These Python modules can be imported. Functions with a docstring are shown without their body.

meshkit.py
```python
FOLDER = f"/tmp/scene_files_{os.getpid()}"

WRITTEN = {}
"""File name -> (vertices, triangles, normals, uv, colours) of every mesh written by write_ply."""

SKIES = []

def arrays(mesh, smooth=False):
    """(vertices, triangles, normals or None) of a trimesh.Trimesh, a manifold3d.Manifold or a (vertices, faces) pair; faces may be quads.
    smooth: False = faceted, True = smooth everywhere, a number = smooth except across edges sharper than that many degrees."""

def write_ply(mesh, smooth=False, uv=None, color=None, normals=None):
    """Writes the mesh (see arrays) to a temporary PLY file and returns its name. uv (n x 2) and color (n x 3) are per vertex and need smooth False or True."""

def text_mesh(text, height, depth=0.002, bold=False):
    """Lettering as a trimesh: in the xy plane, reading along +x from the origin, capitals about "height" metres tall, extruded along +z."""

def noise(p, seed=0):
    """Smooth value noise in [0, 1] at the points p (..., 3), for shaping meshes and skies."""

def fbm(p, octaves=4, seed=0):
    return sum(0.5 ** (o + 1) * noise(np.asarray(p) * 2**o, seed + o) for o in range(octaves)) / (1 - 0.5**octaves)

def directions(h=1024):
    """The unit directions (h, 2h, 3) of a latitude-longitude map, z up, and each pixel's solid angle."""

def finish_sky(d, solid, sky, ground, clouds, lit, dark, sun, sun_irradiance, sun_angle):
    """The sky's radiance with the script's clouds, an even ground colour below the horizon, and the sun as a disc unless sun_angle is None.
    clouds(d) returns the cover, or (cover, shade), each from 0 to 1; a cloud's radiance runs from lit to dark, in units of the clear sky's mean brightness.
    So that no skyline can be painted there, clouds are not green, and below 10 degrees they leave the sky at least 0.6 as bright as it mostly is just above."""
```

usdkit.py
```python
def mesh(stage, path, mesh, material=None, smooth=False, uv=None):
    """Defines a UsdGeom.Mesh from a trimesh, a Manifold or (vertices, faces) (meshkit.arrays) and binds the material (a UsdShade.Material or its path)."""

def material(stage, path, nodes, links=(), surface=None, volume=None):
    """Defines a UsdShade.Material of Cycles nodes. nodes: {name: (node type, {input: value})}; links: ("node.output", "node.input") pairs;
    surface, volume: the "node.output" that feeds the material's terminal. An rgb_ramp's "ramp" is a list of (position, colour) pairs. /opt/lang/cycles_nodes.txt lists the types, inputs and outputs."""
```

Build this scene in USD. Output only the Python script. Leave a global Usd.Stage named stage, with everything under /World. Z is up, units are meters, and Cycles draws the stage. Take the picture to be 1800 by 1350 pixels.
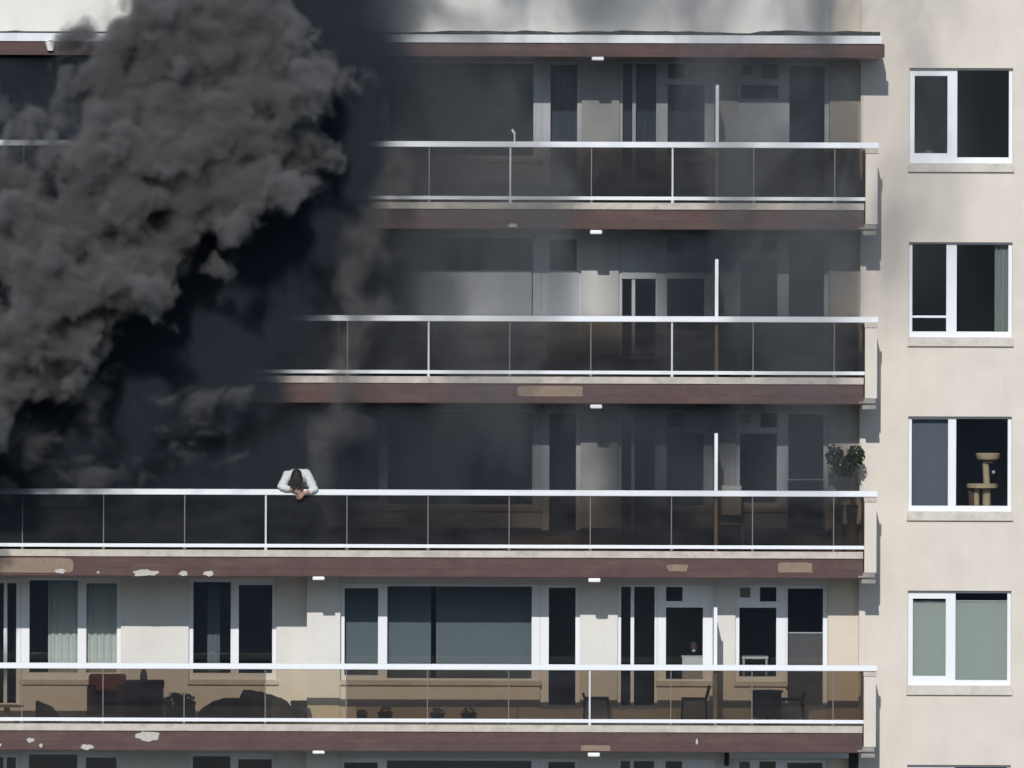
import math
import numpy as np
import trimesh
import usdkit
import meshkit
import manifold3d
from shapely.geometry import Polygon, box as sbox
from pxr import Usd, UsdGeom, UsdLux, UsdShade, Gf, Sdf

stage = Usd.Stage.CreateInMemory()
UsdGeom.SetStageUpAxis(stage, UsdGeom.Tokens.z)
UsdGeom.SetStageMetersPerUnit(stage, 1.0)
UsdGeom.Xform.Define(stage, '/World')
UsdGeom.Scope.Define(stage, '/World/Looks')

# ---------------------------------------------------------------- camera, sky, sun
DIST, PPM, ROLL = 110.0, 107.0, 0.0033          # metres to the balcony fronts, photo pixels per metre there
cam = UsdGeom.Camera.Define(stage, '/World/camera')
cam.CreateHorizontalApertureAttr(36.0)
cam.CreateFocalLengthAttr(36.0 * DIST / (1800 / PPM))
cam.CreateClippingRangeAttr((1.0, 20000.0))
cam.CreateExposureAttr(-0.23)
cam.CreateFStopAttr(9.0)                        # a touch of long-lens softness
cam.CreateFocusDistanceAttr(62.0)
cam.AddTranslateOp().Set((0, -DIST, 0))
cam.AddRotateXYZOp().Set((90.0, 0.0, 0.0))
cam.AddRotateZOp(UsdGeom.XformOp.PrecisionDouble, 'roll').Set(math.degrees(ROLL))

SUN_DIR = np.array([0.109, 1.0, -0.483])        # the way the sunlight travels
SUN_DIR /= np.linalg.norm(SUN_DIR)
TO_SUN = -SUN_DIR
sky = UsdLux.DomeLight.Define(stage, '/World/sky')
sky_m = usdkit.material(stage, '/World/Looks/sky_air', {
    's': ('sky_texture', {'sky_type': 'single_scattering', 'sun_disc': False, 'sun_elevation': math.asin(TO_SUN[2]),
                          'sun_rotation': math.atan2(TO_SUN[0], TO_SUN[1]), 'aerosol_density': 0.2, 'ozone_density': 1.5}),
    'b': ('background_shader', {'strength': 0.14})}, [('s.color', 'b.color')], surface='b.background')
UsdShade.MaterialBindingAPI.Apply(sky.GetPrim()).Bind(sky_m)
sky.GetPrim().SetCustomDataByKey('kind', 'structure')
sun = UsdLux.DistantLight.Define(stage, '/World/sun')
sun.CreateIntensityAttr(0.92)
sun.CreateAngleAttr(0.5)
sun.CreateNormalizeAttr(True)
sun.CreateColorAttr((1.0, 0.965, 0.92))
_z = TO_SUN
_x = np.cross([0, 0, 1.0], _z)
_x /= np.linalg.norm(_x)
_y = np.cross(_z, _x)
sun.AddTransformOp().Set(Gf.Matrix4d(*_x, 0, *_y, 0, *_z, 0, 0, 0, 0, 1))

# ---------------------------------------------------------------- helpers
rng = np.random.default_rng(7)


def X(u, y=0.0):
    return (u - 900.0) / PPM * (1 + y / DIST)


def Z(v, y=0.0):
    return -(v - 675.0) / PPM * (1 + y / DIST)


def B(u0, v0, u1, v1, y0, y1):
    """A box whose front face (at depth y0) covers the levelled photo rectangle."""
    x0, x1, z0, z1 = X(u0, y0), X(u1, y0), Z(v1, y0), Z(v0, y0)
    m = trimesh.creation.box((x1 - x0, y1 - y0, z1 - z0))
    m.apply_translation(((x0 + x1) / 2, (y0 + y1) / 2, (z0 + z1) / 2))
    return m


def bxm(x0, y0, z0, x1, y1, z1):
    m = trimesh.creation.box((x1 - x0, y1 - y0, z1 - z0))
    m.apply_translation(((x0 + x1) / 2, (y0 + y1) / 2, (z0 + z1) / 2))
    return m


def join(*ms):
    return trimesh.util.concatenate([m for m in ms if m is not None])


def plate(poly, y0, y1):
    """A shapely shape in (x, z) as a solid between depths y0 and y1."""
    out = []
    for g in getattr(poly, 'geoms', [poly]):
        m = trimesh.creation.extrude_polygon(g, y1 - y0, engine='earcut')
        v = np.array(m.vertices)
        m.vertices = np.stack([v[:, 0], y1 - v[:, 2], v[:, 1]], 1)
        out.append(m)
    return join(*out)


def rect(u0, v0, u1, v1, y):
    return sbox(X(u0, y), Z(v1, y), X(u1, y), Z(v0, y))


def profile(pts, x0, x1):
    """A (y, z) outline swept along x."""
    m = trimesh.creation.extrude_polygon(Polygon(pts), x1 - x0, engine='earcut')
    v = np.array(m.vertices)
    m.vertices = np.stack([v[:, 2] + x0, v[:, 0], v[:, 1]], 1)
    m.fix_normals()
    return m


def cyl(p, q, r, n=12, r1=None):
    p, q = np.array(p, float), np.array(q, float)
    h = np.linalg.norm(q - p)
    if r1 is None:
        m = trimesh.creation.cylinder(radius=r, height=h, sections=n)
    else:
        m = trimesh.creation.revolve([[0, -h / 2], [r, -h / 2], [r1, h / 2], [0, h / 2]], sections=n)
    m.apply_transform(trimesh.geometry.align_vectors([0, 0, 1], (q - p) / h))
    m.apply_translation((p + q) / 2)
    return m


def ball(c, r, sub=2, s=(1, 1, 1)):
    m = trimesh.creation.icosphere(sub, r)
    m.apply_scale(s)
    m.apply_translation(c)
    return m


taken = {}


def path_of(parent, name):
    base = (parent.GetPath().pathString if parent is not None else '/World') + '/' + name
    k = taken.get(base, 0)
    taken[base] = k + 1
    return base if k == 0 else '%s_%03d' % (base, k)


def data(prim, label=None, cat=None, group=None, kind=None):
    for k, t in (('label', label), ('category', cat), ('group', group), ('kind', kind)):
        if t:
            prim.SetCustomDataByKey(k, t)
    return prim


def part(parent, name, mesh, m, label=None, smooth=False):
    p = usdkit.mesh(stage, path_of(parent, name), mesh, m, smooth=smooth).GetPrim()
    return data(p, label)


def holder(parent, name, label=None):
    return data(UsdGeom.Xform.Define(stage, path_of(parent, name)).GetPrim(), label)


def thing(name, label, cat, group=None):
    return data(UsdGeom.Xform.Define(stage, path_of(None, name)).GetPrim(), label, cat, group)


# ---------------------------------------------------------------- materials
def paint(name, color, rough=0.6, var=0.08, scale=3.0, bump=0.0, bscale=60.0, spec=0.3, dirt=None, dirt_amt=0.0, dscale=(0.8, 0.8, 0.25), metallic=0.0):
    c = np.array(color, float)
    nodes = {'g': ('geometry', {}), 'n': ('noise_texture', {'scale': scale, 'detail': 5.0, 'roughness': 0.6}),
             'r': ('rgb_ramp', {'ramp': [(0.3, tuple(c * (1 - var))), (0.7, tuple(np.minimum(c * (1 + var), 0.95)))]}),
             'p': ('principled_bsdf', {'roughness': rough, 'specular_ior_level': spec, 'metallic': metallic})}
    links = [('g.position', 'n.vector'), ('n.fac', 'r.fac')]
    last = 'r.color'
    if dirt is not None:
        nodes['mp'] = ('mapping', {'scale': dscale})
        nodes['dn'] = ('noise_texture', {'scale': 2.2, 'detail': 7.0, 'roughness': 0.65})
        nodes['dr'] = ('map_range', {'from_min': 0.5, 'from_max': 0.78, 'to_min': 0.0, 'to_max': dirt_amt, 'clamp': True})
        nodes['dm'] = ('mix_color', {'b': tuple(dirt)})
        links += [('g.position', 'mp.vector'), ('mp.vector', 'dn.vector'), ('dn.fac', 'dr.value'), ('dr.result', 'dm.fac'), (last, 'dm.a')]
        last = 'dm.result'
    links.append((last, 'p.base_color'))
    if bump:
        nodes['bn'] = ('noise_texture', {'scale': bscale, 'detail': 3.0})
        nodes['b'] = ('bump', {'strength': bump, 'distance': 0.01})
        links += [('g.position', 'bn.vector'), ('bn.fac', 'b.height'), ('b.normal', 'p.normal')]
    return usdkit.material(stage, '/World/Looks/' + name, nodes, links, surface='p.BSDF')


def pane_mat(name, tint, rough=0.0, ior=1.5, gtint=(1, 1, 1)):
    return usdkit.material(stage, '/World/Looks/' + name, {
        't': ('transparent_bsdf', {'color': tint}), 'g': ('glossy_bsdf', {'roughness': rough, 'color': gtint}), 'f': ('fresnel', {'IOR': ior}),
        'm': ('mix_closure', {})}, [('f.fac', 'm.fac'), ('t.BSDF', 'm.closure1'), ('g.BSDF', 'm.closure2')], surface='m.closure')


def cloth_mat(name, color, trans=0.3):
    return usdkit.material(stage, '/World/Looks/' + name, {
        'd': ('diffuse_bsdf', {'color': color}), 't': ('translucent_bsdf', {'color': color}), 'm': ('mix_closure', {'fac': trans})},
        [('d.BSDF', 'm.closure1'), ('t.BSDF', 'm.closure2')], surface='m.closure')


def dusty(name, tint, ior, dust):
    return usdkit.material(stage, '/World/Looks/' + name, {
        't': ('transparent_bsdf', {'color': tint}), 'g': ('glossy_bsdf', {'roughness': 0.0}), 'f': ('fresnel', {'IOR': ior}), 'm': ('mix_closure', {}),
        'd': ('diffuse_bsdf', {'color': (0.55, 0.56, 0.60)}), 'mm': ('mix_closure', {}), 'p': ('geometry', {}), 'mp': ('mapping', {'scale': (0.7, 1, 1.6)}),
        'n': ('noise_texture', {'scale': 2.0, 'detail': 6.0, 'roughness': 0.6}), 'r': ('map_range', {'from_min': 0.3, 'from_max': 0.75, 'to_min': dust * 0.4, 'to_max': dust * 1.7, 'clamp': True})},
        [('f.fac', 'm.fac'), ('t.BSDF', 'm.closure1'), ('g.BSDF', 'm.closure2'), ('p.position', 'mp.vector'), ('mp.vector', 'n.vector'), ('n.fac', 'r.value'),
         ('r.result', 'mm.fac'), ('m.closure', 'mm.closure1'), ('d.BSDF', 'mm.closure2')], surface='mm.closure')


M = {
    'cream': paint('cream_render', (0.665, 0.60, 0.53), 0.9, 0.05, 1.6, 0.35, 90.0, 0.1, dirt=(0.40, 0.36, 0.31), dirt_amt=0.16, dscale=(1.6, 1, 0.22)),
    'warm': paint('white_render', (0.68, 0.66, 0.625), 0.9, 0.04, 1.6, 0.35, 90.0, 0.1, dirt=(0.42, 0.38, 0.33), dirt_amt=0.2),
    'sand': paint('sand_render', (0.63, 0.55, 0.46), 0.9, 0.05, 1.6, 0.35, 90.0, 0.1),
    'brown': paint('brown_masonry_paint', (0.102, 0.064, 0.059), 0.75, 0.12, 4.0, 0.4, 50.0, 0.2, dirt=(0.17, 0.125, 0.11), dirt_amt=0.5, dscale=(0.5, 1, 3.0)),
    'edge': paint('edge_concrete', (0.54, 0.485, 0.42), 0.85, 0.12, 6.0, 0.4, 60.0, 0.2, dirt=(0.20, 0.18, 0.16), dirt_amt=0.6, dscale=(1.6, 1, 2.5)),
    'soffit': paint('soffit_paint', (0.42, 0.39, 0.35), 0.9, 0.08, 2.0, 0.3, 60.0, 0.1),
    'rail': paint('white_rail_paint', (0.80, 0.81, 0.83), 0.35, 0.02, 5.0, spec=0.5),
    'alu': paint('aluminium', (0.62, 0.62, 0.63), 0.4, 0.06, 5.0, spec=0.5),
    'frame': paint('window_white', (0.76, 0.77, 0.80), 0.4, 0.02, 4.0, spec=0.4),
    'sill': paint('sill_stone', (0.60, 0.56, 0.50), 0.7, 0.08, 6.0, 0.2, 60.0, 0.2, dirt=(0.25, 0.22, 0.19), dirt_amt=0.5, dscale=(2, 1, 2)),
    'flash': paint('roof_flashing', (0.68, 0.69, 0.71), 0.4, 0.06, 3.0, spec=0.5, dirt=(0.35, 0.34, 0.33), dirt_amt=0.5),
    'felt': paint('roof_felt', (0.06, 0.06, 0.06), 0.9, 0.3, 9.0),
    'patch': paint('tan_plaster', (0.26, 0.195, 0.15), 0.9, 0.12, 9.0, 0.4, 70.0, 0.1),
    'spall': paint('bare_plaster', (0.50, 0.465, 0.42), 0.9, 0.12, 14.0, 0.5, 70.0, 0.1),
    'grey': paint('grey_concrete', (0.30, 0.28, 0.26), 0.9, 0.2, 6.0, 0.4, 60.0, 0.1),
    'room': paint('room_plaster', (0.46, 0.46, 0.47), 0.9, 0.05, 2.0),
    'floor': paint('balcony_tiles', (0.20, 0.185, 0.17), 0.7, 0.15, 5.0),
    'dark': paint('dark_seal', (0.03, 0.03, 0.03), 0.6, 0.1, 5.0),
    'post': paint('grey_post', (0.15, 0.145, 0.14), 0.4, 0.06, 5.0, spec=0.5),
    'lamp': paint('lamp_plastic', (0.84, 0.84, 0.82), 0.4, 0.01, 5.0, spec=0.5),
    'screen': paint('screen_white', (0.80, 0.80, 0.80), 0.5, 0.03, 4.0, spec=0.3),
    'shutter': paint('shutter_white', (0.66, 0.67, 0.69), 0.5, 0.04, 4.0, spec=0.3),
    'vent': paint('vent_grey', (0.16, 0.16, 0.15), 0.6, 0.1, 8.0),
    'ground': paint('ground_grass_and_paving', (0.085, 0.092, 0.09), 0.95, 0.3, 0.05),
    'redbrown': paint('red_brown_fabric', (0.115, 0.035, 0.026), 0.9, 0.2, 9.0, 0.3, 80.0, 0.1),
    'black': paint('black_fabric', (0.022, 0.021, 0.026), 0.85, 0.25, 9.0, 0.3, 80.0, 0.1),
    'cover': paint('charcoal_cover', (0.038, 0.034, 0.034), 0.8, 0.25, 6.0, 0.5, 30.0, 0.2),
    'offwhite': paint('offwhite_plastic', (0.62, 0.60, 0.57), 0.5, 0.05, 5.0),
    'leaf': paint('leaf_green', (0.035, 0.05, 0.025), 0.7, 0.35, 20.0),
    'pot': paint('terracotta', (0.10, 0.055, 0.045), 0.8, 0.15, 9.0),
    'wood': paint('wood_brown', (0.10, 0.065, 0.045), 0.7, 0.2, 9.0),
    'plush': paint('beige_plush', (0.60, 0.46, 0.29), 0.95, 0.1, 20.0, 0.5, 90.0, 0.05),
    'plush_dark': paint('brown_plush', (0.13, 0.085, 0.06), 0.95, 0.15, 20.0, 0.5, 90.0, 0.05),
    'skin': paint('skin', (0.36, 0.21, 0.15), 0.6, 0.06, 12.0),
    'hair': paint('dark_hair', (0.02, 0.016, 0.015), 0.5, 0.3, 30.0),
    'shirt': paint('white_cotton', (0.64, 0.64, 0.66), 0.9, 0.03, 14.0, 0.5, 28.0, 0.1),
    'trousers': paint('dark_trousers', (0.03, 0.032, 0.045), 0.9, 0.1, 14.0),
    'pane': pane_mat('window_glass', (0.84, 0.86, 0.87)),
    'tint': dusty('bronze_glass', (0.58, 0.52, 0.44), 1.6, 0.016),
    'clear': dusty('clear_glass', (0.84, 0.79, 0.70), 1.5, 0.02),
    'curtain_green': cloth_mat('grey_green_curtain', (0.80, 0.82, 0.75), 0.15),
    'blind_green': cloth_mat('grey_green_blind', (0.66, 0.70, 0.63)),
    'blind_grey': cloth_mat('slate_blind', (0.24, 0.265, 0.30)),
    'blind_blue': cloth_mat('blue_grey_blind', (0.27, 0.31, 0.32)),
    'blind_brown': cloth_mat('taupe_screen', (0.24, 0.22, 0.215)),
    'curtain_pale': cloth_mat('pale_curtain', (0.50, 0.54, 0.50)),
}

# ---------------------------------------------------------------- setting
YR, YC, YL, YP = 1.20, 1.38, 1.86, 1.33            # depths of the right, middle and left walls and of the pier
LEVEL = {n: 866.5 + 306.3 * (n - 3) for n in range(0, 6)}  # photo row of each floor's handrail

g = trimesh.creation.box((6000, 6000, 0.4))
g.apply_translation((0, 0, Z(675) - 30.2))
data(usdkit.mesh(stage, '/World/ground', g, M['ground']).GetPrim(), 'grey green ground far below the balconies', kind='structure')
GROUND = 675 + 30.0 * PPM
gx, gy = np.meshgrid(np.linspace(-2600, 2600, 131), np.linspace(-1500, -520, 25), indexing='ij')
gh = np.sin(np.clip((gy + 1500) / 980, 0, 1) * math.pi) ** .7 * (112 + 60 * (meshkit.fbm(np.stack([gx / 420, gy / 420, gx * 0], -1), 5, 9) - .5)) + Z(675) - 31
ii, jj = np.meshgrid(np.arange(130), np.arange(24), indexing='ij')
q0 = ii * 25 + jj
hf = np.concatenate([np.stack([q0, q0 + 25, q0 + 26], -1).reshape(-1, 3), np.stack([q0, q0 + 26, q0 + 1], -1).reshape(-1, 3)])
data(usdkit.mesh(stage, '/World/hills', trimesh.Trimesh(np.stack([gx, gy, gh], -1).reshape(-1, 3), hf, process=False), paint('hazy_slope', (0.15, 0.17, 0.20), 0.95, 0.4, 0.03), smooth=True).GetPrim(), 'pale blue grey hills facing the building', kind='structure')

building = thing('apartment_building', 'pale apartment block with brown edged balconies stacked at its left side and windows at right', 'building')

# openings per storey, photo columns and rows relative to the handrail (measured on the clear storey)
OPEN_L = [(-62, -152, 38, 75), (38, -155, 214, 26), (333, -154, 487, 25)]
OPEN_C = [(600, -146, 951, 25), (951, -146, 1021, 75), (1087, -146, 1157, 75), (1157, -146, 1258, 25), (1294, -146, 1383, 25), (1383, -146, 1456, 75)]
OPEN_R = [(1597, -137, 1779, 31)]


def wall(name, u0, u1, y, thick, openings, m, floors=range(1, 6)):
    shape = rect(u0, -420, u1, GROUND - 2, y)
    for n in floors:
        for (a, b, c, d) in openings:
            shape = shape.difference(rect(a, LEVEL[n] + b, c, LEVEL[n] + d, y))
    return part(building, name, plate(shape, y, y + thick), m)


wall('wall', -420, 541, YL, 0.25, OPEN_L, M['warm'])
wall('wall', 600, 1456.5, YC, 0.25, OPEN_C, M['warm'])
part(building, 'pier', B(541, -420, 599.5, GROUND - 2, YP, YL + 0.3), M['warm'])
part(building, 'wall', B(1457, -420, 1511, GROUND - 2, YC - 0.002, YC + 0.3), M['sand'])
wall('wall', 1511.5, 2150, YR, 0.28, OPEN_R, M['cream'])
part(building, 'wall', B(2150.5, -420, 2190, GROUND - 2, YR + 0.01, YR + 10.0), M['cream'])
part(building, 'roof', B(-420, -440, 2195, -422, YR - 0.1, YR + 10.0), M['felt'])
part(building, 'back_wall', B(-420, -400, 2140, GROUND - 4, 6.0, 6.2), M['room'])
for n in range(0, 6):
    part(building, 'floor_slab', B(-410, LEVEL[n] + 103, 2140, LEVEL[n] + 146, YL + 0.26, 5.95), M['room'])
for u in (-415, 222, 570, 1262, 1500, 1560, 2100):
    part(building, 'partition', B(u, -400, u + 12, GROUND - 10, YL + 0.31, 5.9), M['room'])


# windows: each is frame, panes and what else the photo shows
def window(opening, n, y, panes, sill=None, label=None, name='window', deep=0.09, shut=None, extra=None):
    a, b, c, d = opening
    F = LEVEL[n]
    w = holder(building, name, label)
    yf = y + deep
    shape = rect(a + .2, F + b + .2, c - .2, F + d - .2, yf)
    for (p, q, r, s) in panes:
        shape = shape.difference(rect(p, F + q, r, F + s, yf))
    part(w, 'frame', plate(shape, yf, yf + 0.06), M['frame'])
    for (p, q, r, s) in panes:
        part(w, 'pane', B(p - .5, F + q - .5, r + .5, F + s + .5, yf + 0.028, yf + 0.034), M['pane'])
    if sill:
        su0, su1, h = sill
        x0, x1 = X(su0, y), X(su1, y)
        zt = Z(F + d - 1, y)
        part(w, 'sill', profile([(y - 0.055, zt - h), (y - 0.055, zt - 0.02), (y + deep - 0.003, zt), (y + deep - 0.003, zt - h)], x0, x1), M['sill'])
    for (p, q, r, s) in (shut or []):
        part(w, 'roller_shutter', shutter_mesh(p, F + q, r, F + s, yf - 0.03), M['shutter'])
    for nm, (p, q, r, s), dy, mt in (extra or []):
        part(w, nm, B(p, F + q, r, F + s, yf + dy, yf + dy + 0.02), M[mt])
    return w


def shutter_mesh(u0, v0, u1, v1, y):
    return B(u0, v0, u1, v1, y, y + 0.012)


for n in range(1, 6):
    window(OPEN_L[0], n, YL, [(-52, -145, 8, 66), (14, -145, 30, 66)], name='balcony_door')
    window(OPEN_L[1], n, YL, [(53, -150, 138, 12), (153, -145, 207, 12)], sill=(36, 218, 0.075))
    window(OPEN_L[2], n, YL, [(341, -148, 407, 12), (421, -143, 480, 12)], sill=(331, 491, 0.075))
    sh = [(684, -85, 934, 20)] if n == 2 else None
    window(OPEN_C[0], n, YC, [(607, -138, 666, 15), (682, -142, 936, 20)], sill=(599, 953, 0.075), shut=sh)
    window(OPEN_C[1], n, YC, [(966, -140, 1013, 66)], name='balcony_door', shut=[(962, -85, 1017, 66)] if n == 2 else None)
    window(OPEN_C[2], n, YC, [(1093, -142, 1110, 66), (1116, -142, 1152, 66)], name='balcony_door', shut=[(1092, -142, 1154, -71)] if n == 2 else None)
    window(OPEN_C[3], n, YC, [(1172, -142, 1201, -117), (1172, -106, 1237, 20)], sill=(1155, 1260, 0.075), shut=[(1170, -108, 1240, -71)] if n == 2 else None)
    window(OPEN_C[4], n, YC, [(1337, -142, 1366, -117), (1301, -106, 1366, 15)], sill=(1292, 1385, 0.075),
           shut=[(1290, -82, 1385, 22)] if n == 1 else None, extra=[('vent_grille', (1302, -141, 1320, -124), -0.02, 'vent')])
    window(OPEN_C[5], n, YC, [(1386, -140, 1448, 66)], name='balcony_door')
    lp = [(1606, -123, 1664, 13)] if n != 3 else [(1603, -132, 1667, 20)]
    if n == 2:
        lp = [(1603, -134, 1663, -8), (1603, -4, 1663, 20)]
    window(OPEN_R[0], n, YR, lp + [(1681, -133, 1772, 20)], sill=(1595, 1781, 0.15), deep=0.10)

# balconies as parts of the building
for n in range(1, 5):
    F = LEVEL[n]
    b = holder(building, 'balcony')
    z = lambda dv: Z(F + dv)
    x0, x1 = X(-300), X(1518)
    part(b, 'slab', bxm(x0, 0.08, z(146), x1, YL + 0.1, z(103)), M['soffit'])
    part(b, 'floor_tiles', bxm(x0, 0.08, z(103) + .001, x1, YR - 0.01, z(103) + .012), M['floor'])
    part(b, 'edge_strip', profile([(-0.025, z(113.5)), (-0.025, z(102.8)), (-0.018, z(102)), (0.078, z(101.6)), (0.078, z(113.5))], x0, x1), M['edge'])
    part(b, 'fascia', profile([(0.004, z(114)), (0.004, z(133)), (0.007, z(134.0)), (0.014, z(147.5)), (0.026, z(149)), (0.078, z(149)), (0.078, z(114))], x0, x1), M['brown'])
    part(b, 'side_panel', bxm(X(1520.5), 0.0, z(138), X(1541.5), YR - 0.002, z(14)), M['cream'])
    part(b, 'panel_cap', bxm(X(1519.5), -0.02, z(13.6), X(1543), YR - 0.004, z(6.2)), M['edge'])
    part(b, 'corner_bracket', join(bxm(X(1510), 0.012, z(146.5), X(1539), 0.2, z(138.4)), bxm(X(1516), 0.03, z(157), X(1540), 0.16, z(150))), M['grey'])

# the roof over the top balcony
can = holder(building, 'canopy')
x0, x1 = X(-300), X(1551)
part(can, 'slab', bxm(x0, 0.07, Z(97), x1 - .01, YL + 0.1, Z(62)), M['soffit'])
part(can, 'flashing', profile([(-0.03, Z(75)), (-0.03, Z(62.5)), (-0.02, Z(61)), (0.06, Z(60.5)), (0.06, Z(75))], x0, x1 - .02), M['flash'])
part(can, 'fascia', profile([(0.0, Z(75.5)), (0.0, Z(90)), (0.012, Z(99)), (0.068, Z(99)), (0.068, Z(75.5))], x0, x1 + .02), M['brown'])
xs = np.linspace(x0 + .1, x1 - .05, 420)
hz = np.array([0.035 + 0.10 * max(0, meshkit.fbm(np.array([t * 1.1, 0.3, 0.7]), 5, 3) - 0.42) * 2.4 for t in xs])
fe = Polygon([(xs[0], Z(61.5))] + [(a, Z(61) + h) for a, h in zip(xs, hz)] + [(xs[-1], Z(61.5))])
part(can, 'roofing_felt', plate(fe, 0.07, 0.5), M['felt'])


# bare spots and repairs on the fascias
def blot(u0, v0, u1, v1, seed, rough):
    r = np.random.default_rng(seed)
    cx, cy, a, b_ = (u0 + u1) / 2, (v0 + v1) / 2, (u1 - u0) / 2, (v1 - v0) / 2
    pts = []
    ph = r.uniform(0, 6.28, 4)
    for t in np.linspace(0, 2 * math.pi, 44, endpoint=False):
        e = 0.2 if rough < 0.12 else 1.0
        c, s = math.cos(t), math.sin(t)
        k = 1 + rough * (math.sin(3 * t + ph[0]) * .5 + math.sin(5 * t + ph[1]) * .5 + math.sin(9 * t + ph[2]) * .35) + r.uniform(-.3, .3) * rough
        pts.append((X(cx + a * k * math.copysign(abs(c) ** e, c)), Z(cy + b_ * k * math.copysign(abs(s) ** e, s))))
    return Polygon(pts).buffer(0)


def fascia_spot(n, u0, dv0, u1, dv1, m, rough, seed):
    F = LEVEL[n]
    b = stage.GetPrimAtPath('/World/apartment_building/balcony' + ('' if n == 1 else '_%03d' % (n - 1)))
    part(b, 'plaster_patch' if m == 'patch' else 'bare_spot', plate(blot(u0, F + dv0, u1, F + dv1, seed, rough), -0.001 - 0.0002 * (seed - 50), 0.03), M[m])


for i, (n, u0, a, u1, c, m, ro) in enumerate([
        (2, 911, 118, 1026, 136.5, 'patch', 0.03), (3, -60, 117, 129, 143, 'patch', 0.02), (3, 1175, 125, 1210, 137, 'patch', 0.1), (3, 1369, 121, 1429, 138.5, 'patch', 0.06),
        (3, 234, 137, 279, 148, 'spall', 0.22), (3, 316, 139, 331, 148, 'spall', 0.18), (3, 359, 139, 377, 148, 'spall', 0.18), (3, 98, 136, 116, 144, 'spall', 0.2), (3, 171, 140, 176, 144, 'spall', 0.18),
        (4, 241, 115, 283, 132, 'spall', 0.16), (4, 144, 138, 166, 147.5, 'spall', 0.18), (4, 49, 127, 62, 135, 'spall', 0.2), (4, 71, 137, 77, 144, 'spall', 0.18), (4, 0, 137, 5, 142, 'spall', 0.18),
        (4, 1023, 137, 1075, 147, 'patch', 0.05), (4, 1225, 125, 1229, 135, 'spall', 0.2), (1, 892, 139, 909, 146, 'spall', 0.18)]):
    fascia_spot(n, u0, a, u1, c, m, ro, 50 + i)

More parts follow.
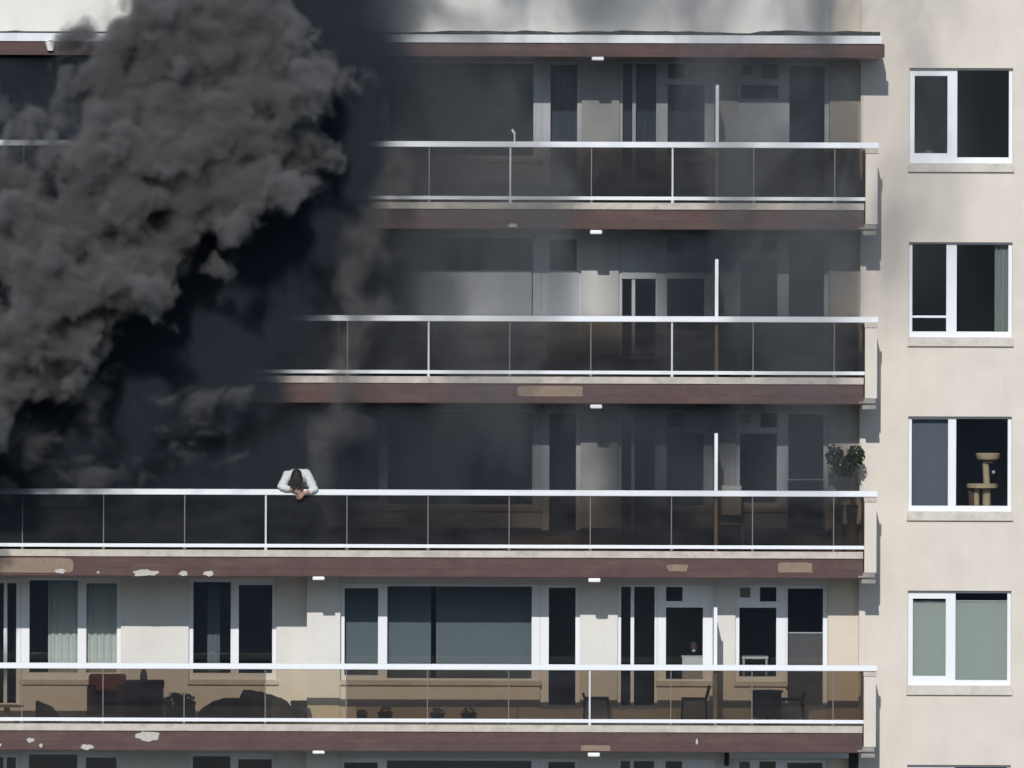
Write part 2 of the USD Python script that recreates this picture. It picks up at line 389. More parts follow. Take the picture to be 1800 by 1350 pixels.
# ---------------------------------------------------------------- balustrades
ORD = {1: 'top floor', 2: 'second floor from the top', 3: 'third floor down, where the person leans', 4: 'lowest full balcony, with furniture behind it'}
POSTS = [182.8 + 142.6 * k for k in range(-3, 10)]
for n in range(1, 5):
    F = LEVEL[n]
    z = lambda dv: Z(F + dv)
    t = thing('balcony_railing', {1: 'topmost glass railing with white handrail, below the flat canopy', 2: 'tinted glass railing of the balcony second from top, above the long tan patch',
                                  3: 'tinted glass railing with white handrail that the person leans over', 4: 'bronze glass railing of the lowest full balcony, furniture showing through'}[n], 'railing', 'glass balcony railings')
    x0, x1 = X(-300), X(1543)
    part(t, 'handrail', profile([(-0.03, z(4.2)), (-0.03, z(-4.4)), (-0.022, z(-5.2)), (0.042, z(-5.2)), (0.05, z(-4.4)), (0.05, z(4.2)), (0.042, z(5)), (-0.022, z(5))], x0, x1), M['rail'])
    part(t, 'bottom_rail', profile([(-0.012, z(97)), (-0.012, z(91.8)), (-0.008, z(91)), (0.036, z(91)), (0.036, z(97))], x0, X(1520)), M['rail'])
    edges = [-300] + POSTS + [1519]
    for u in POSTS:
        front = int(round((u - 182.8) / 142.6)) in {1: (5, 7), 2: (4, 7), 3: (2,), 4: (6,)}[n]
        ya, yb, hw = (-0.004, 0.007, 1.5) if front else (-0.002, 0.007, 0.9)
        part(t, 'post', join(bxm(X(u - hw), ya, z(91.2), X(u + hw), yb, z(4.4)), bxm(X(u - 2.4), -0.016, z(102.4), X(u + 2.4), 0.03, z(97.1))), M['alu' if front else 'post'])
    for k, (u0, u1) in enumerate(zip(edges[:-1], edges[1:])):
        clear = n == 4 and abs(u0 - (182.8 + 142.6 * 2)) < 1
        part(t, 'glass_panel', bxm(X(u0 + .35), 0.008, z(93.5), X(u1 - .35), 0.016, z(4)), M['clear' if clear else 'tint'], 'clearer pane without bronze tint' if clear else None)

# the bent bracket on the top handrail
t = thing('rail_hook', 'small white bent hook standing up from the topmost handrail', 'hook')
zt = Z(LEVEL[1] - 5)
part(t, 'stem', cyl((X(903), 0.0, zt - .01), (X(903), 0.0, zt + 0.14), 0.014), M['rail'], smooth=40)
part(t, 'head', cyl((X(903), 0.0, zt + 0.13), (X(898.5), -0.01, zt + 0.20), 0.022), M['rail'], smooth=40)

# privacy screens between the two flats
for n in range(1, 5):
    F = LEVEL[n]
    t = thing('privacy_screen', {1: 'tall thin white divider panel on the topmost balcony', 2: 'tall thin white divider panel on the second balcony from top', 3: 'tall thin white divider panel on the balcony with the leaning person',
                                 4: 'tall thin white divider panel on the lowest full balcony, between two glazed doors'}[n], 'divider', 'divider panels between flats')
    xa = X(1259.5)
    part(t, 'panel', bxm(xa - .012, 0.14, Z(F + 97), xa + .012, YC - 0.02, Z(F - 103)), M['screen'])
    part(t, 'edge_post', bxm(xa - .027, 0.085, Z(F + 101.5), xa + .027, 0.14, Z(F - 106)), M['rail'])

# bulkhead lamps under the balconies
for (n, u, dv, lab) in [(0, 1049, 155, 'white lamp under the flat canopy above the top balcony'), (1, 1047, 154.5, 'white lamp under the topmost balcony slab'), (2, 1048, 155, 'white lamp under the slab with the long tan patch'),
                        (3, 1046, 154, 'white lamp above the pale pier beside the wide window of the lowest full balcony'), (3, 561, 152, 'white lamp above the pale pier left of the wide window'),
                        (4, 1046, 154.5, 'white lamp at the bottom edge of the picture below a small tan patch'), (4, 562, 151, 'white lamp at the bottom edge, left of the wide window')]:
    v = LEVEL[n] + dv - 1
    if n == 0:
        v = 102
    t = thing('ceiling_lamp', lab, 'lamp', 'balcony lamps')
    zb = Z(v)
    lampm = manifold3d.Manifold.batch_hull([manifold3d.Manifold.sphere(0.018, 10).translate((sx * .082, sy * .05, sz * .016)) for sx in (-1, 1) for sy in (-1, 1) for sz in (-1, 1)])
    lampm = lampm.translate((X(u), 0.085, zb))
    part(t, 'diffuser', lampm, M['lamp'], smooth=40)
    top = Z(97) if n == 0 else Z(LEVEL[n] + 146)
    part(t, 'mount', cyl((X(u), 0.12, zb + .03), (X(u), 0.12, top + .01), 0.03), M['grey'])
t = thing('wall_lamp', 'small pale lamp on the brown canopy edge at upper left', 'lamp')
part(t, 'shade', cyl((X(87), -0.03, Z(76)), (X(87), -0.03, Z(92)), 0.09, 14, 0.05), M['lamp'], smooth=40)
part(t, 'arm', bxm(X(83), -0.03, Z(76) + 0.0, X(91), 0.02, Z(74)), M['grey'])

# awning box under the lowest full balcony
t = thing('awning_box', 'slim pale awning cassette under the lowest full balcony at right', 'awning')
part(t, 'cassette', B(1284, 1321, 1494, 1331, YC - 0.16, YC - 0.03), M['frame'])
part(t, 'bracket', B(1494.5, 1320, 1508, 1350, YC - 0.15, YC - 0.01), M['dark'])
part(t, 'bracket', B(1276, 1320, 1283.5, 1345, YC - 0.15, YC - 0.01), M['dark'])


# ---------------------------------------------------------------- curtains and blinds
def folds(u0, v0, u1, v1, y, amp=0.02, pitch=0.11, seed=0, wob=0.0):
    x0, x1 = X(u0, y), X(u1, y)
    nx = max(8, int((x1 - x0) / 0.012))
    xs_ = np.linspace(x0, x1, nx)
    r = np.random.default_rng(seed)
    ph = np.cumsum(r.uniform(.7, 1.3, nx)) * (x1 - x0) / nx / pitch * 2 * math.pi
    ys = y + amp * np.sin(ph)
    zs = [Z(v0, y), Z((v0 + v1) / 2, y), Z(v1, y)]
    vs = np.array([(a, b_ + wob * k * math.sin(a * 7), z_) for k, z_ in enumerate(zs) for a, b_ in zip(xs_, ys)])
    fs = [(k * nx + i, k * nx + i + 1, (k + 1) * nx + i + 1, (k + 1) * nx + i) for k in range(2) for i in range(nx - 1)]
    fr = (vs, np.array(fs))
    m = trimesh.Trimesh(vs, np.vstack([np.array(fs)[:, [0, 1, 2]], np.array(fs)[:, [0, 2, 3]]]), process=False)
    back = m.copy()
    back.vertices = back.vertices + [0, 0.004, 0]
    back.invert()
    return join(m, back)


def hanging(name, label, cat, mesh, mat, rod=None, rm='alu', group=None, smooth=60):
    t = thing(name, label, cat, group)
    part(t, 'cloth', mesh, M[mat], smooth=smooth)
    if rod:
        part(t, 'rod', cyl((X(rod[0], rod[3]), rod[3], Z(rod[2], rod[3])), (X(rod[1], rod[3]), rod[3], Z(rod[2], rod[3])), 0.013), M[rm])
    return t


F4, F3, F2, F1 = LEVEL[4], LEVEL[3], LEVEL[2], LEVEL[1]
yl, yc, yr = YL + 0.30, YC + 0.30, YR + 0.24
hanging('curtain', 'grey green curtain in the left window above the red brown armchair', 'curtain', folds(86, F4 - 152, 216, F4 + 26, yl, .025, .12, 1), 'curtain_green', (45, 220, F4 - 153, yl))
hanging('curtain', 'narrow grey curtain edge behind the left sash of the second window from the left', 'curtain', folds(366, F4 - 150, 388, F4 + 24, yl, .012, .08, 2), 'blind_blue', (336, 487, F4 - 152, yl))
for (u0, u1, lab, s) in [(601, 668, 'slate blue blind in the narrow pane left of the wide window', 3), (680, 759, 'left slate blue blind behind the wide window', 4), (768, 940, 'right slate blue blind behind the wide window', 5)]:
    hanging('roller_blind', lab, 'blind', folds(u0, F4 - 140, u1, F4 + 24, yc, .002, .5, s), 'blind_blue', (u0, u1, F4 - 142, yc), group='blinds of the wide window')
hanging('roller_blind', 'taupe screen blind in the far right balcony door of the lowest full balcony', 'blind', folds(1380, F4 - 60, 1452, F4 + 70, yc - .02, .003, .4, 6), 'blind_brown', (1380, 1452, F4 - 62, yc - .02))
hanging('roller_blind', 'grey green blind filling the narrow left sash of the window beside the lowest full balcony', 'blind', folds(1600, F4 - 116, 1668, F4 + 24, yr, .002, .5, 7), 'blind_green', (1600, 1668, F4 - 118, yr))
hanging('roller_blind', 'grey green blind filling the wide right pane of the window beside the lowest full balcony', 'blind', folds(1676, F4 - 117, 1776, F4 + 26, yr + .02, .002, .5, 8), 'blind_green', (1676, 1776, F4 - 119, yr + .02))
hanging('roller_blind', 'slate blue blind filling the left pane of the window with the cat tree', 'blind', folds(1599, F3 - 136, 1672, F3 + 26, yr, .002, .5, 9), 'blind_grey', (1599, 1672, F3 - 137, yr))
hanging('curtain', 'pale curtain gathered at the right edge of the second right hand window from top', 'curtain', folds(1748, F2 - 136, 1777, F2 + 26, yr, .02, .06, 10), 'curtain_pale', (1690, 1778, F2 - 137, yr))
F5 = LEVEL[5]
hanging('roller_blind', 'teal grey blind behind the wide window at the bottom edge of the picture', 'blind', folds(680, F5 - 140, 940, F5 + 24, yc, .002, .5, 12), 'blind_blue', (680, 940, F5 - 142, yc))

for (u0, u1, lab, k) in [(957, 1018, 'grey net curtain in the first door right of the wide window on the topmost balcony', 31), (1090, 1157, 'grey net curtain in the second door right of the wide window on the topmost balcony', 32),
                      (1170, 1240, 'grey net curtain in the window left of the divider panel on the topmost balcony', 33)]:
    hanging('curtain', lab, 'curtain', folds(u0, F1 - 144, u1, F1 + (24 if k == 33 else 70), yc + .03, .018, .09, k), 'blind_grey', (u0, u1, F1 - 145, yc + .03), group='net curtains on the topmost balcony')
t = thing('side_table', 'pale table inside the window right of the divider panel on the lowest full balcony', 'table')
part(t, 'tabletop', B(1306, F4 - 20, 1352, F4 - 16, YC + .45, YC + .95), M['offwhite'])
for u in (1309, 1349):
    for y_ in (YC + .48, YC + .90):
        part(t, 'leg', cyl((X(u, y_), y_, Z(F4 + 98, y_)), (X(u, y_), y_, Z(F4 - 16, y_)), .02, 8), M['offwhite'])
t = thing('table_lamp', 'small reddish brown lamp on the white box left of the divider panel', 'lamp')
part(t, 'shade', cyl((X(1226), YC + .33, Z(F4 - 27)), (X(1226), YC + .33, Z(F4 - 38)), .07, 16, .045), M['pot'], smooth=40)
part(t, 'base', cyl((X(1226), YC + .33, Z(F4 - 21.2)), (X(1226), YC + .33, Z(F4 - 27)), .03, 12), M['offwhite'], smooth=40)

# cat tree and ball behind the right hand windows
t = thing('cat_tree', 'beige plush cat tree with two platforms behind the third right hand window from top', 'cat tree')
yt = YR + 0.50
c = lambda u, v: (X(u, yt), yt, Z(v, yt))
bed = trimesh.creation.revolve([[0, -.05], [.15, -.055], [.19, -.03], [.205, .045], [.185, .06], [.165, .03], [0, .01]], sections=28)
bed.apply_translation(c(1737, 800))
part(t, 'top_bed', bed, M['plush'], smooth=50)
part(t, 'underside', cyl(c(1737, 806), c(1737, 811), 0.10), M['plush_dark'])
part(t, 'upper_post', cyl(c(1733, 811), c(1735, 848), 0.055), M['plush'], smooth=50)
mid = trimesh.creation.cylinder(radius=0.26, height=0.07, sections=30)
mid.apply_translation(c(1727, 851))
part(t, 'platform', mid, M['plush'], smooth=50)
part(t, 'hideout', cyl(c(1707, 855), c(1709, 893), 0.05), M['plush_dark'])
part(t, 'lower_post', cyl(c(1717, 855), c(1717, 925), 0.05), M['plush'], smooth=50)
part(t, 'lower_post', cyl(c(1735, 855), c(1735, 925), 0.07), M['plush'], smooth=50)
part(t, 'base', bxm(X(1690, yt), yt - .3, Z(985, yt), X(1765, yt), yt + .3, Z(925, yt)), M['plush_dark'])
part(t, 'toy', ball((X(1746, yt), yt - .1, Z(827, yt)), 0.03), M['offwhite'])
t = thing('ball', 'pale round ball on the sill behind the topmost right hand window', 'ball')
part(t, 'shell', ball((X(1641.5), YR + 0.28, Z(266)), 0.10, 3), M['blind_grey'], smooth=True)
part(t, 'stand', cyl((X(1641.5), YR + .28, Z(276)), (X(1641.5), YR + .28, Z(284)), 0.06), M['grey'])

# ---------------------------------------------------------------- furniture on the lowest full balcony
FL = Z(F4 + 103) + .013


def rbox(x0, y0, z0, x1, y1, z1, r=0.03):
    """A box with rounded edges."""
    return manifold3d.Manifold.batch_hull([manifold3d.Manifold.sphere(r, 10).translate((a, b_, c_)) for a in (x0 + r, x1 - r) for b_ in (y0 + r, y1 - r) for c_ in (z0 + r, z1 - r)])


def fx(u, y):
    return X(u, y)


# armchair
y0 = 0.75
t = thing('armchair', 'tall red brown armchair under the left window on the lowest full balcony', 'armchair')
xa, xb = X(155, y0), X(221, y0)
zt = Z(F4 + 16, y0)
part(t, 'backrest', rbox(xa, y0 + .32, FL + .1, xb, y0 + .5, zt, .05), M['redbrown'], smooth=40)
part(t, 'seat', rbox(xa + .06, y0 - .1, FL + .12, xb - .06, y0 + .34, FL + .42, .05), M['black'], smooth=40)
part(t, 'armrest', rbox(xa, y0 - .1, FL + .1, xa + .12, y0 + .36, FL + .60, .04), M['redbrown'], smooth=40)
part(t, 'armrest', rbox(xb - .12, y0 - .1, FL + .1, xb, y0 + .36, FL + .60, .04), M['redbrown'], smooth=40)
for a in (xa + .05, xb - .05):
    for b_ in (y0 - .05, y0 + .42):
        part(t, 'leg', cyl((a, b_, FL), (a, b_, FL + .12), .02, 8), M['offwhite'])
# cabinet beside it
t = thing('storage_box', 'dark red brown storage box beside the armchair, a pointed bottle on top', 'box')
y0 = 0.72
xa, xb = X(222, y0), X(287, y0)
part(t, 'body', rbox(xa, y0, FL + .04, xb, y0 + .45, Z(F4 + 42, y0), .02), M['black'], smooth=40)
part(t, 'lid', rbox(xa - .012, y0 - .02, Z(F4 + 41.5, y0), xb + .012, y0 + .47, Z(F4 + 26, y0), .025), M['redbrown'], smooth=40)
for a in (xa + .08, xb - .08):
    part(t, 'foot', bxm(a - .03, y0 + .05, FL, a + .03, y0 + .4, FL + .045), M['black'])
t = thing('bottle', 'dark pointed bottle standing on the red brown storage box', 'bottle')
bz = Z(F4 + 26, y0)
bot = trimesh.creation.revolve([[0, 0], [.055, 0], [.06, .02], [.058, .10], [.035, .17], [.018, .20], [.016, .24], [0, .245]], sections=18)
bot.apply_translation((X(254, .9), .92, bz))
part(t, 'body', bot, M['cover'], smooth=50)
part(t, 'cap', cyl((X(254, .9), .92, bz + .235), (X(254, .9), .92, bz + .262), .018, 10), M['redbrown'])


def bush(cx, cy, cz, r, n, seed, squash=1.0, leaf=0.05):
    r_ = np.random.default_rng(seed)
    d = r_.normal(size=(n, 3))
    d /= np.linalg.norm(d, axis=1)[:, None]
    rad = r * r_.uniform(.35, 1, n) ** .6
    p = d * rad[:, None] * [1, 1, squash] + [cx, cy, cz]
    vs, fs = [], []
    for k, q in enumerate(p):
        a = r_.normal(size=3)
        a /= np.linalg.norm(a)
        b_ = np.cross(a, r_.normal(size=3))
        b_ /= np.linalg.norm(b_)
        L_ = leaf * r_.uniform(.6, 1.2)
        vs += [q - a * L_, q + b_ * L_ * .45, q + a * L_, q - b_ * L_ * .45]
        fs += [(4 * k, 4 * k + 1, 4 * k + 2), (4 * k, 4 * k + 2, 4 * k + 3)]
    return trimesh.Trimesh(np.array(vs), np.array(fs), process=False)


# low planter between storage box and covered lounger
t = thing('planter', 'dark planter with low bushy plant right of the storage box', 'planter')
y0 = .7
part(t, 'trough', rbox(X(293, y0), y0, FL, X(344, y0), y0 + .3, FL + .22, .02), M['black'], smooth=40)
part(t, 'foliage', join(bush(X(307, y0), y0 + .15, FL + .31, .17, 260, 4), bush(X(327, y0), y0 + .15, FL + .30, .17, 260, 5)), M['leaf'])


def hump(u0, u1, y0, y1, tops, seed, mat, t, name):
    """A draped cover: heights along x from the given photo rows."""
    us = np.linspace(u0, u1, 40)
    hs = np.interp(us, [a for a, _ in tops], [b_ for _, b_ in tops])
    ny = 9
    vs, fs = [], []
    for i, u in enumerate(us):
        h = max(.012, Z(F4 + hs[i], y0) - FL)
        for j in range(ny):
            s = j / (ny - 1)
            f = min(1, 3.2 * min(s, 1 - s) + .04) ** .5
            vs.append((X(u, y0), y0 + (y1 - y0) * s, FL + h * f + .012 * math.sin(u * .35 + j * 1.7 + seed)))
    n0 = len(us) * ny
    for i in range(len(us) - 1):
        for j in range(ny - 1):
            a = i * ny + j
            fs += [(a, a + ny, a + ny + 1), (a, a + ny + 1, a + 1)]
    vs = np.array(vs)
    base = vs.copy()
    base[:, 2] = FL + .002
    fs = np.array(fs)
    rim = [(i * ny, (i + 1) * ny) for i in range(len(us) - 1)] + [((i + 1) * ny + ny - 1, i * ny + ny - 1) for i in range(len(us) - 1)]
    rim += [(j + 1, j) for j in range(ny - 1)] + [((len(us) - 1) * ny + j, (len(us) - 1) * ny + j + 1) for j in range(ny - 1)]
    side = [f for a, b_ in rim for f in ((a, a + n0, b_ + n0), (a, b_ + n0, b_))]
    part(t, name, trimesh.Trimesh(np.vstack([vs, base]), np.vstack([fs, fs[:, ::-1] + n0, np.array(side)]), process=False), M[mat], smooth=60)


t = thing('covered_lounger', 'long dark covered lounger with raised slanted headrest under the second window', 'lounger')
hump(348, 440, .5, 1.15, [(348, 84), (356, 76), (375, 64), (395, 58), (425, 58), (440, 60)], 1, 'black', t, 'seat_cover')
hump(420, 516, .55, 1.2, [(420, 60), (427, 45), (432, 43), (460, 47), (490, 56), (507, 64), (516, 82)], 2, 'cover', t, 'back_cover')
t = thing('crate', 'low dark crate beside the pale pier on the lowest full balcony', 'crate')
y0 = .7
part(t, 'body', rbox(X(513, y0), y0, FL, X(541, y0), y0 + .35, FL + .30, .012), M['black'], smooth=40)
part(t, 'lid', rbox(X(512, y0), y0 - .01, FL + .30, X(542, y0), y0 + .36, FL + .345, .012), M['cover'], smooth=40)
t = thing('deck_chair', 'small dark folded deck chair leaning at lower left', 'chair')
y0 = .6
wedge = Polygon([(X(66, y0), FL + .02), (X(66, y0), Z(F4 + 64, y0)), (X(92, y0), Z(F4 + 74, y0)), (X(108, y0), FL + .02)])
part(t, 'sling', plate(wedge, y0, y0 + .4), M['cover'])
part(t, 'frame', join(cyl((X(66, y0), y0 - .02, FL), (X(66, y0), y0 - .02, Z(F4 + 63, y0)), .014, 8), cyl((X(66, y0), y0 + .42, FL), (X(66, y0), y0 + .42, Z(F4 + 63, y0)), .014, 8), cyl((X(66, y0), y0 - .02, Z(F4 + 63, y0)), (X(110, y0), y0 - .02, FL + .02), .014, 8)), M['black'])
t = thing('garden_table', 'low round pale table at the lower left edge', 'table')
y0 = .6
part(t, 'tabletop', cyl((X(14, y0), y0, FL + .24), (X(14, y0), y0, FL + .27), .28, 30), M['offwhite'], smooth=40)
part(t, 'pedestal', cyl((X(14, y0), y0, FL + .03), (X(14, y0), y0, FL + .24), .05, 12), M['offwhite'], smooth=40)
part(t, 'foot', cyl((X(14, y0), y0, FL), (X(14, y0), y0, FL + .03), .16, 20), M['offwhite'], smooth=40)


def pot_thing(u, y, r, h, label, mat='black'):
    t = thing('flower_pot', label, 'pot', 'small pots along the balcony floor')
    p = trimesh.creation.revolve([[0, 0], [r * .75, 0], [r, h * .85], [r * 1.08, h * .86], [r * 1.08, h], [r * .92, h], [r * .9, h * .8], [0, h * .8]], sections=18)
    p.apply_translation((X(u, y), y, FL))
    part(t, 'vessel', p, M[mat], smooth=40)
    part(t, 'plant', bush(X(u, y), y, FL + h + .03, r * .9, 60, int(u), .6, .035), M['leaf'])


for u, r, h, lab in [(638, .09, .13, 'small dark pot left of centre under the wide window'), (679, .12, .16, 'larger dark pot under the left mullion of the wide window'), (771, .12, .15, 'small dark pot under the middle of the wide window'), (826, .13, .15, 'widest dark pot under the right part of the wide window')]:
    pot_thing(u, .9, r, h, lab)
t = thing('shoe', 'pale shoe on the floor beside the open balcony door', 'shoe')
sh = join(ball((X(966, .7), .75, FL + .04), .05, 2, (1.5, 1, .8)), ball((X(976, .7), .72, FL + .035), .05, 2, (1.7, .9, .6)))
part(t, 'upper', sh, M['offwhite'], smooth=True)
part(t, 'sole', bxm(X(960, .7), .70, FL, X(983, .7), .80, FL + .012), M['grey'])


def garden_chair(u, y, lab, flip=1, h=.82):
    t = thing('garden_chair', lab, 'chair', 'dark garden chairs')
    x = X(u, y)
    part(t, 'seat', rbox(x - .21, y - .2, FL + .38, x + .21, y + .2, FL + .42, .015), M['cover'], smooth=40)
    bk = rbox(-.02, -.2, 0, .02, .2, h - .42, .015).rotate((0, 14 * flip, 0)).translate((x + .2 * flip, y, FL + .41))
    part(t, 'backrest', bk, M['cover'], smooth=40)
    for a in (-.19, .19):
        for b_ in (-.18, .18):
            part(t, 'leg', cyl((x + a * 1.1, y + b_, FL), (x + a, y + b_, FL + .39), .015, 8), M['black'])


garden_chair(1222, .8, 'dark garden chair left of the divider panel', 1, .64)
garden_chair(1392, .8, 'dark garden chair right of the round table', 1, .55)
garden_chair(1050, .9, 'low dark garden chair in front of the pale pier', -1, .5)
t = thing('round_table', 'dark round table between the divider panel and the taupe door', 'table')
y0 = .75
part(t, 'tabletop', cyl((X(1350, y0), y0, FL + .52), (X(1350, y0), y0, FL + .55), .27, 30), M['cover'], smooth=40)
part(t, 'pedestal', cyl((X(1350, y0), y0, FL + .02), (X(1350, y0), y0, FL + .52), .035, 12), M['black'], smooth=40)
part(t, 'cloth_skirt', cyl((X(1350, y0), y0, FL + .1), (X(1350, y0), y0, FL + .515), .24, 24), M['black'], smooth=40)
t = thing('cardboard_box', 'white box on the window ledge left of the divider panel', 'box')
part(t, 'carton', B(1201, F4 - 19, 1237, F4 + 20, YC + .2, YC + .45), M['offwhite'])
part(t, 'lid', B(1199.5, F4 - 21, 1238.5, F4 - 19.2, YC + .19, YC + .46), M['offwhite'])

# things on the third balcony
FL3 = Z(F3 + 103) + .013


def topiary(u, lab, seed, sgn):
    y = .62
    t = thing('potted_topiary', lab, 'plant', 'potted plants on the smoky balcony')
    x = X(u, y)
    zc = Z(F3 - 58, y)
    p = trimesh.creation.revolve([[0, 0], [.075, 0], [.10, .26], [.108, .27], [.108, .31], [.09, .31], [0, .28]], sections=20)
    p.apply_translation((x, y, FL3 + .45))
    part(t, 'pot', p, M['pot'], smooth=40)
    part(t, 'stool', cyl((x, y, FL3), (x, y, FL3 + .455), .095, 16), M['grey'])
    part(t, 'trunk', cyl((x, y, FL3 + .7), (x, y, zc), .02, 8), M['wood'])
    r_ = np.random.default_rng(seed)
    part(t, 'foliage', join(bush(x - .055 * sgn, y, zc + .09, .15, 190, seed, 1.2, .055), bush(x + .03 * sgn, y, zc - .03, .12, 130, seed + 1, 1.4, .05), bush(x + .06 * sgn, y, zc - .17, .09, 80, seed + 2, 1.3, .05)), M['leaf'])


topiary(1473, 'left of the two bushy potted plants at the right end of the smoky balcony', 21, 1)
topiary(1498, 'right of the two bushy potted plants at the right end of the smoky balcony', 31, -1)
t = thing('plastic_chair', 'pale plastic chair back just right of the divider panel on the smoky balcony', 'chair')
y0, x0_ = .7, X(1284, .7)
part(t, 'seat', rbox(x0_ - .22, y0 - .2, FL3 + .42, x0_ + .22, y0 + .22, FL3 + .46, .02), M['offwhite'], smooth=40)
part(t, 'backrest', rbox(x0_ - .2, -.02, 0, x0_ + .2, .02, .62, .018).rotate((-10, 0, 0)).translate((0, y0 + .2, FL3 + .46)), M['offwhite'], smooth=40)
for a in (-.19, .19):
    for b_ in (-.17, .19):
        part(t, 'leg', cyl((x0_ + a * 1.1, y0 + b_, FL3), (x0_ + a, y0 + b_, FL3 + .43), .018, 8), M['offwhite'])
t = thing('drying_rail', 'thin pale rail across the right hand balcony door on the smoky balcony', 'rail')
part(t, 'bar', cyl((X(1384, 1.2), 1.2, Z(F3 - 25, 1.2)), (X(1450, 1.2), 1.2, Z(F3 - 25, 1.2)), .012, 8), M['alu'])
for u in (1385, 1449):
    part(t, 'leg', cyl((X(u, 1.2), 1.2, FL3), (X(u, 1.2), 1.2, Z(F3 - 25, 1.2)), .012, 8), M['alu'])

# ---------------------------------------------------------------- the person leaning over the rail
RT = Z(F3 - 5.2)                                   # top of the handrail
PX = X(523)


def J(x, y, z):
    return np.array([PX + x, y, RT + z])


def chain(*js):
    """Hulls of spheres along joints ((point, radius), ...)."""
    out = []
    for (p, r), (q, s) in zip(js[:-1], js[1:]):
        out.append(manifold3d.Manifold.batch_hull([manifold3d.Manifold.sphere(r, 20).translate(tuple(p)), manifold3d.Manifold.sphere(s, 20).translate(tuple(q))]))
    return out


def hull(*js):
    return manifold3d.Manifold.batch_hull([manifold3d.Manifold.sphere(r, 20).translate(tuple(p)) for p, r in js])


def melt(ms, edge=0.02, its=6):
    m = manifold3d.Manifold.batch_boolean(ms, manifold3d.OpType.Add).refine_to_length(edge)
    a = m.to_mesh()
    t_ = trimesh.Trimesh(a.vert_properties[:, :3], a.tri_verts, process=True)
    trimesh.smoothing.filter_taubin(t_, iterations=its)
    return t_


pl, pr = J(-.13, .52, -.98), J(.12, .50, -.98)
hipl, hipr = J(-.09, .50, -.10), J(.09, .50, -.10)
pel, che, nek = J(0, .48, -.02), J(.0, .19, .20), J(0, .0, .22)
shl, shr = J(-.165, .09, .225), J(.145, .11, .25)
ell, elr = J(-.25, -.065, .05), J(.285, -.065, .0)
wrl, wrr = J(-.04, -.10, -.02), J(.115, -.13, -.07)
hd = J(-.005, -.155, .195)
torso = [hull((pel, .14), (hipl, .11), (hipr, .11)), hull((pel, .135), (che + [-.06, 0, 0], .12), (che + [.06, 0, 0], .12)), hull((che + [-.07, -.03, .0], .11), (che + [.07, -.03, 0], .11), (shl, .065), (shr, .065))]
legs = chain((hipl, .09), (J(-.11, .47, -.52), .062), (pl + [0, .03, .08], .042)) + chain((hipr, .09), (J(.11, .45, -.52), .062), (pr + [0, .03, .08], .042))
feet = [hull((pl + [0, .05, .04], .035), (pl + [0, -.12, .025], .028)), hull((pr + [0, .05, .04], .035), (pr + [0, -.12, .025], .028))]
neck = chain((J(0, .06, .24), .06), (hd + [0, .07, .03], .055))
head = [hull((hd + [0, .045, .035], .082), (hd + [0, -.005, .04], .082), (hd + [0, -.02, -.06], .052), (hd + [0, -.035, -.075], .04)),
        hull((hd + [0, -.07, -.005], .014), (hd + [0, -.095, -.03], .013)), hull((hd + [-.085, .02, .0], .014), (hd + [-.088, .01, -.03], .012)), hull((hd + [.085, .02, .0], .014), (hd + [.088, .01, -.03], .012))]
arms = chain((shl, .055), (ell, .043), (wrl, .028)) + chain((shr, .055), (elr, .043), (wrr, .028))


def hand(w, d, side, curl):
    d = np.array(d, float) / np.linalg.norm(d)
    s = np.cross(d, [0, 1.0, 0])
    s /= np.linalg.norm(s)
    n_ = np.cross(s, d)
    palm = hull((w, .024), (w + d * .075 + s * .03, .013), (w + d * .078 - s * .03, .013))
    out = [palm]
    for k, (o, L_) in enumerate([(-.033, .062), (-.011, .074), (.011, .07), (.032, .055)]):
        b0 = w + d * .075 + s * o
        b1 = b0 + d * L_ * .5 + n_ * curl * .3 * L_
        b2 = b1 + d * L_ * .35 + n_ * curl * .7 * L_
        out += chain((b0, .010), (b1, .009), (b2, .008))
    t0 = w + d * .02 + s * .03 * side
    out += chain((t0, .013), (t0 + d * .03 + s * .025 * side, .010), (t0 + d * .055 + s * .03 * side, .009))
    return out


person = thing('person', 'person in white shirt bent over the handrail, dark hair hanging, arms on it', 'person')
body = melt(torso + legs + feet + neck + head + arms + hand(wrl, wrr * 0 + [.9, -.15, -.12], 1, .5) + hand(wrr, [-.75, -.1, -.5], -1, .4), .02, 4)
part(person, 'body', body, M['skin'], smooth=True)
shirt = melt([hull((pel + [0, -.05, .03], .15), (che + [-.06, 0, 0.0], .135), (che + [.06, 0, 0], .135)), hull((che + [-.07, -.03, .0], .122), (che + [.07, -.03, 0], .122), (shl, .08), (shr, .08))]
             + chain((shl, .078), (ell, .066), (ell * .55 + wrl * .45, .05)) + chain((shr, .078), (elr, .066), (elr * .6 + wrr * .4, .05)), .018, 5)
nv = meshkit.fbm(np.array(shirt.vertices) * 13, 3, 5) - .5
shirt.vertices = shirt.vertices + shirt.vertex_normals * (nv * .04)[:, None]
part(person, 'shirt', shirt, M['shirt'], smooth=True)
tr = melt([hull((pel, .148), (hipl, .118), (hipr, .118))] + chain((hipl, .105), (J(-.11, .47, -.52), .078), (pl + [0, .03, .10], .06)) + chain((hipr, .105), (J(.11, .45, -.52), .078), (pr + [0, .03, .10], .06)), .03, 4)
part(person, 'trousers', tr, M['trousers'], smooth=True)
hair = [hull((hd + [0, .055, .045], .088), (hd + [0, .01, .062], .082), (hd + [0, .06, 0], .08))]
r_ = np.random.default_rng(3)
